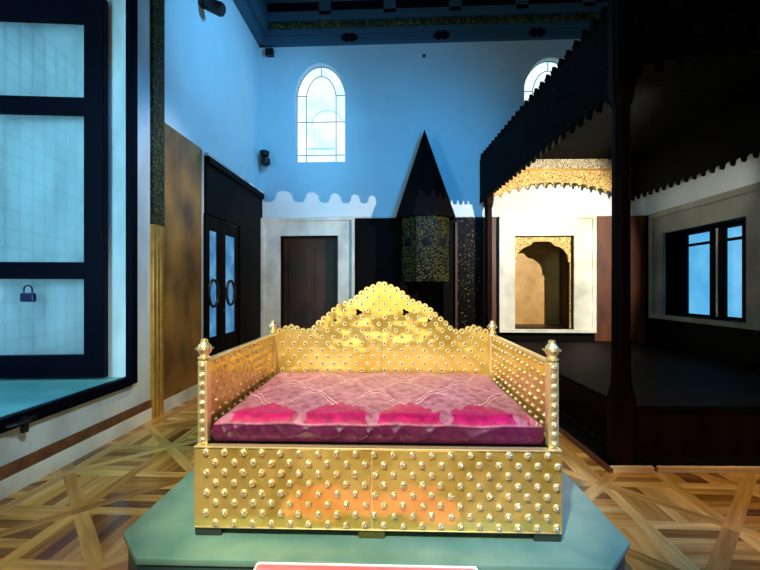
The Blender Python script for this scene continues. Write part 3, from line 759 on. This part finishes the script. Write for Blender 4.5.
# ================================================================== CUSHION
def make_cushion():
    cw, cd, zb0, zt0 = .812, 1.085, FZ1 + .010, .572
    nx, ny = 300, 190; y0 = .062
    def wr(x, y):  # small wrinkles
        return .004 * math.sin(9 * x + 4 * y) * math.sin(7 * y + 2) + .003 * math.sin(23 * x - 11 * y)
    def topz(x, y):
        e = min(cw - abs(x), y - y0, y0 + cd - y); r = max(0, 1 - e / .07)
        return zt0 + .022 * math.sin(PI * min(1, max(0, (y - y0) / cd))) * math.cos(x / cw * PI / 2) - .030 * r ** 2.2 + wr(x, y)
    silver = (.36, .135, .215); silver2 = (.56, .32, .40); mag = (.38, .003, .10); line = (.22, .015, .06)
    def col(x, y):
        v = y - y0; S = .37; ph = (x + .02) / S
        cell = abs(ph - math.floor(ph) - .5) * 2     # 0 mid patch, 1 at stem
        cell = 1 - abs(((ph) % 1) - .5) * 2          # 0 at stem, 1 mid patch
        bound = -.01 + .23 * (cell ** .55 if cell > 0 else 0)
        rag = .022 * abs(math.sin(42 * x)) + .016 * math.sin(97 * x - 51 * v)
        if cell > .12 + .07 * math.sin(55 * v) and v < bound + rag - .02 and abs(x) < cw - .05:
            k = .75 + .5 * random.random(); return tuple(c * k for c in mag)
        dm = 9
        for kk in range(-1, 5):
            yk = .30 + kk * .27 + .125 * math.cos(2 * PI * ph) * (-1) ** kk + .006 * math.sin(70 * x)
            dm = min(dm, abs(v - yk))
        if dm < .010 or .034 < dm < .044: return line
        if dm < .034: return silver2
        flower = math.sin(44 * x + 3 * math.sin(9 * v)) * math.sin(38 * v + 3 * math.sin(11 * x)) + .4 * math.sin(80 * x + 30 * v)
        c = silver if flower > -.35 else tuple(a * .45 + b * .55 for a, b in zip(silver, line))
        k = .92 + .16 * random.random(); return tuple(a * k for a in c)
    vs = []; cs = []; fs = []
    for j in range(ny + 1):
        for i in range(nx + 1):
            x = -cw + 2 * cw * i / nx; y = y0 + cd * j / ny; vs.append((x, y, topz(x, y))); cs.append((*col(x, y), 1))
    for j in range(ny):
        for i in range(nx):
            a_ = j * (nx + 1) + i; fs.append((a_, a_ + 1, a_ + nx + 2, a_ + nx + 1))
    # side skirts with folds
    ring = [(i, 0) for i in range(nx + 1)] + [(nx, j) for j in range(1, ny + 1)] + [(i, ny) for i in range(nx - 1, -1, -1)] + [(0, j) for j in range(ny - 1, 0, -1)]
    prev = [j * (nx + 1) + i for i, j in ring]
    m_ = 14
    for s in range(1, m_ + 1):
        cur = []
        for (i, j) in ring:
            x, y, z = vs[j * (nx + 1) + i]; t = s / m_
            nxn = -1 if i == 0 else (1 if i == nx else 0); nyn = -1 if j == 0 else (1 if j == ny else 0)
            al = x if nyn else y
            sw = .012 * math.sin(PI * t)
            fold = math.sin(PI * min(1, t * 1.05)) * (.011 * (1 - abs(math.sin(15 * (al + .13 * t) + 1.6 * math.sin(5 * al)))) ** 2 + .005 * (1 - abs(math.sin(34 * (al - .08 * t) + 2 * math.sin(9 * al)))) ** 2 - .004)
            pip = .004 * math.exp(-((t - .05) / .05) ** 2)
            if nxn and nyn: fold = 0
            d_ = sw + fold + pip
            vs.append((x + nxn * d_, y + nyn * d_, z + (zb0 - z) * t)); cur.append(len(vs) - 1)
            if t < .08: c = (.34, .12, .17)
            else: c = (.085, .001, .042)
            cs.append((*c, 1))
        n_ = len(ring)
        for k in range(n_): fs.append((prev[k], cur[k], cur[(k + 1) % n_], prev[(k + 1) % n_]))
        prev = cur
    fs.append(tuple(prev)[::-1])
    me = bpy.data.meshes.new('cushion'); me.from_pydata(vs, [], fs); me.update()
    ca = me.color_attributes.new('weave', 'FLOAT_COLOR', 'POINT')
    fl = [c for q in cs for c in q]; ca.data.foreach_set('color', fl)
    me.polygons.foreach_set('use_smooth', [True] * len(me.polygons))
    me.materials.append(attr_mat('velvet', 'weave', .46, False, .35, .05, .35, 26, .45))
    bm = bmesh.new(); bm.from_mesh(me); bmesh.ops.recalc_face_normals(bm, faces=bm.faces); bm.to_mesh(me); bm.free()
    o = bpy.data.objects.new('cushion', me); C.objects.link(o); o.location = (TO.x, TO.y, HP); o.rotation_euler = (0, 0, TY)
    tag(o, 'magenta velvet seat cushion with silvery pink embroidery inside the golden throne', 'cushion')
make_cushion()

# ================================================================== PINK BENCH in front
bc = tm @ Vector((-.035, YF_ - .165, 0)); bn = empty('bench', (bc.x, bc.y, 0), TY); tag(bn, 'low pink cloth covered bench in front of the pedestal, bottom edge of picture', 'bench')
BZ = .272
q = MB(); q.box(-.488, .488, -.15, .15, BZ - .12, BZ); q.build('padded_top', M['pinkcloth'], bn, bevel=.025)
q = MB(); q.tube([(-.478, .146, BZ - .008), (.478, .146, BZ - .008)], .006); q.tube([(-.478, .14, BZ - .008), (-.478, -.14, BZ - .008)], .006); q.tube([(.478, .14, BZ - .008), (.478, -.14, BZ - .008)], .006); q.build('piping', M['piping'], bn, smooth=True)
for sx in (-1, 1):
    for sy in (-1, 1):
        q = MB(); q.lathe([(.02, 0), (.024, .1), (.028, BZ - .115)], sx * .46, sy * .11, 0, 10); q.build('leg', M['darkred'], bn, smooth=True)

# ================================================================== LIGHTS
def look(o, tgt): o.rotation_euler = (Vector(tgt) - Vector(o.location)).to_track_quat('-Z', 'Y').to_euler()
def spot(name, loc, tgt, e, col, ang, blend=.3, r=.03):
    l = bpy.data.lights.new(name, 'SPOT'); l.energy = e; l.color = col; l.spot_size = math.radians(ang); l.spot_blend = blend; l.shadow_soft_size = r
    o = bpy.data.objects.new(name, l); C.objects.link(o); o.location = loc; look(o, tgt); return o
def area(name, loc, tgt, e, col, sx, sy):
    l = bpy.data.lights.new(name, 'AREA'); l.shape = 'RECTANGLE'; l.size = sx; l.size_y = sy; l.energy = e; l.color = col
    o = bpy.data.objects.new(name, l); C.objects.link(o); o.location = loc; look(o, tgt); return o
WARM = (1, .90, .72)
# lamp inside the canopy that throws the scalloped light on the back wall
spot('canopy_light', (4.07, 3.5, 3.08), (1.35, 8, 1.9), 1400, WARM, 78, .3, .006)
spot('canopy_light', (2.6, 4.4, 2.3), (WR, 6.5, 3.02), 90, WARM, 36, .7, .02)  # added fill spot, warms the plaster band on the right wall
# museum spots on the throne
spot('throne_spot', (-1.5, -2.1, 5.6), (-.12, 2.4, .75), 2600, (1, .93, .76), 26, .6, .08)
spot('throne_spot', (1.0, -2.2, 5.6), (0, 2.4, .75), 550, (1, .93, .76), 26, .6, .08)
spot('backrest_fill', (.2, -2.0, 5.6), (.0, 3.12, 1.05), 1300, (1, .94, .80), 17, .5, .05)  # extra spot added to brighten the back panel
area('front_fill', (0, -2.2, 1.6), (0, 2, .6), 42, (1, .86, .62), 3.0, 1.8)  # added fill behind the camera, lifts the throne's front face
# floor
spot('floor_spot', (-1.0, 1.2, 6.5), (-1.45, 2.4, 0), 560, (1, .68, .32), 25, .8, .1)
spot('floor_spot', (2.9, .8, 6.5), (3.0, 2.6, 0), 1250, (1, .78, .52), 30, .8, .1)
spot('panel_fill', (0, 4.0, 6.2), (WL, 5.0, 1.5), 700, (1, .80, .45), 36, .8, .1)  # added warm fill for the gilt pilaster and brown panel
# blue wall washers
BLUE = (.0, .40, 1.0)
spot('marble_fill', (-.7, 1.3, 2.5), (WL, 3.3, .85), 300, (.66, .9, 1), 50, 1.0, .2)  # added cool fill, brightens the marble below the left window
spot('blue_spot', (1.0, 4.2, 3.6), (.0, 8, 3.5), 330, BLUE, 95, .9, .3)
spot('blue_spot', (.2, 5.2, 5.6), (WL, 6.6, 4.6), 420, (.12, .52, 1), 100, .9, .3)
area('recess_fill', (-3.2, 1.7, 2.6), (-3.5, 4.2, 2.3), 90, (.28, .75, 1), .5, 3.0)  # added area light brightening the far jamb in place of daylight
spot('blue_spot', (-.4, 3.4, 3.8), (WL, 4.35, 2.6), 300, (.05, .42, 1), 60, .9, .3)
spot('blue_spot', (3.4, .6, 3.4), (1.2, 2.1, .3), 800, (.03, .28, 1), 34, .8, .1)  # added spot standing in for blue window light on pedestal and cushion
wd = bpy.data.worlds.new('World'); bpy.context.scene.world = wd; wd.use_nodes = True
wd.node_tree.nodes['Background'].inputs[0].default_value = (.2, .5, .8, 1); wd.node_tree.nodes['Background'].inputs[1].default_value = .3

# ================================================================== CAMERA
cd_ = bpy.data.cameras.new('camera'); cd_.sensor_width = 36; cd_.lens = F / 760 * 36; cd_.shift_y = (CY - 285) / 760; cd_.clip_start = .05
co = bpy.data.objects.new('camera', cd_); C.objects.link(co); co.location = (0, 0, H); co.rotation_euler = (PI / 2, 0, YAW)
sc = bpy.context.scene; sc.camera = co
sc.view_settings.view_transform = 'Standard'; sc.view_settings.look = 'None'; sc.view_settings.gamma = 1; sc.view_settings.exposure = 0
sc.view_settings.use_curve_mapping = False
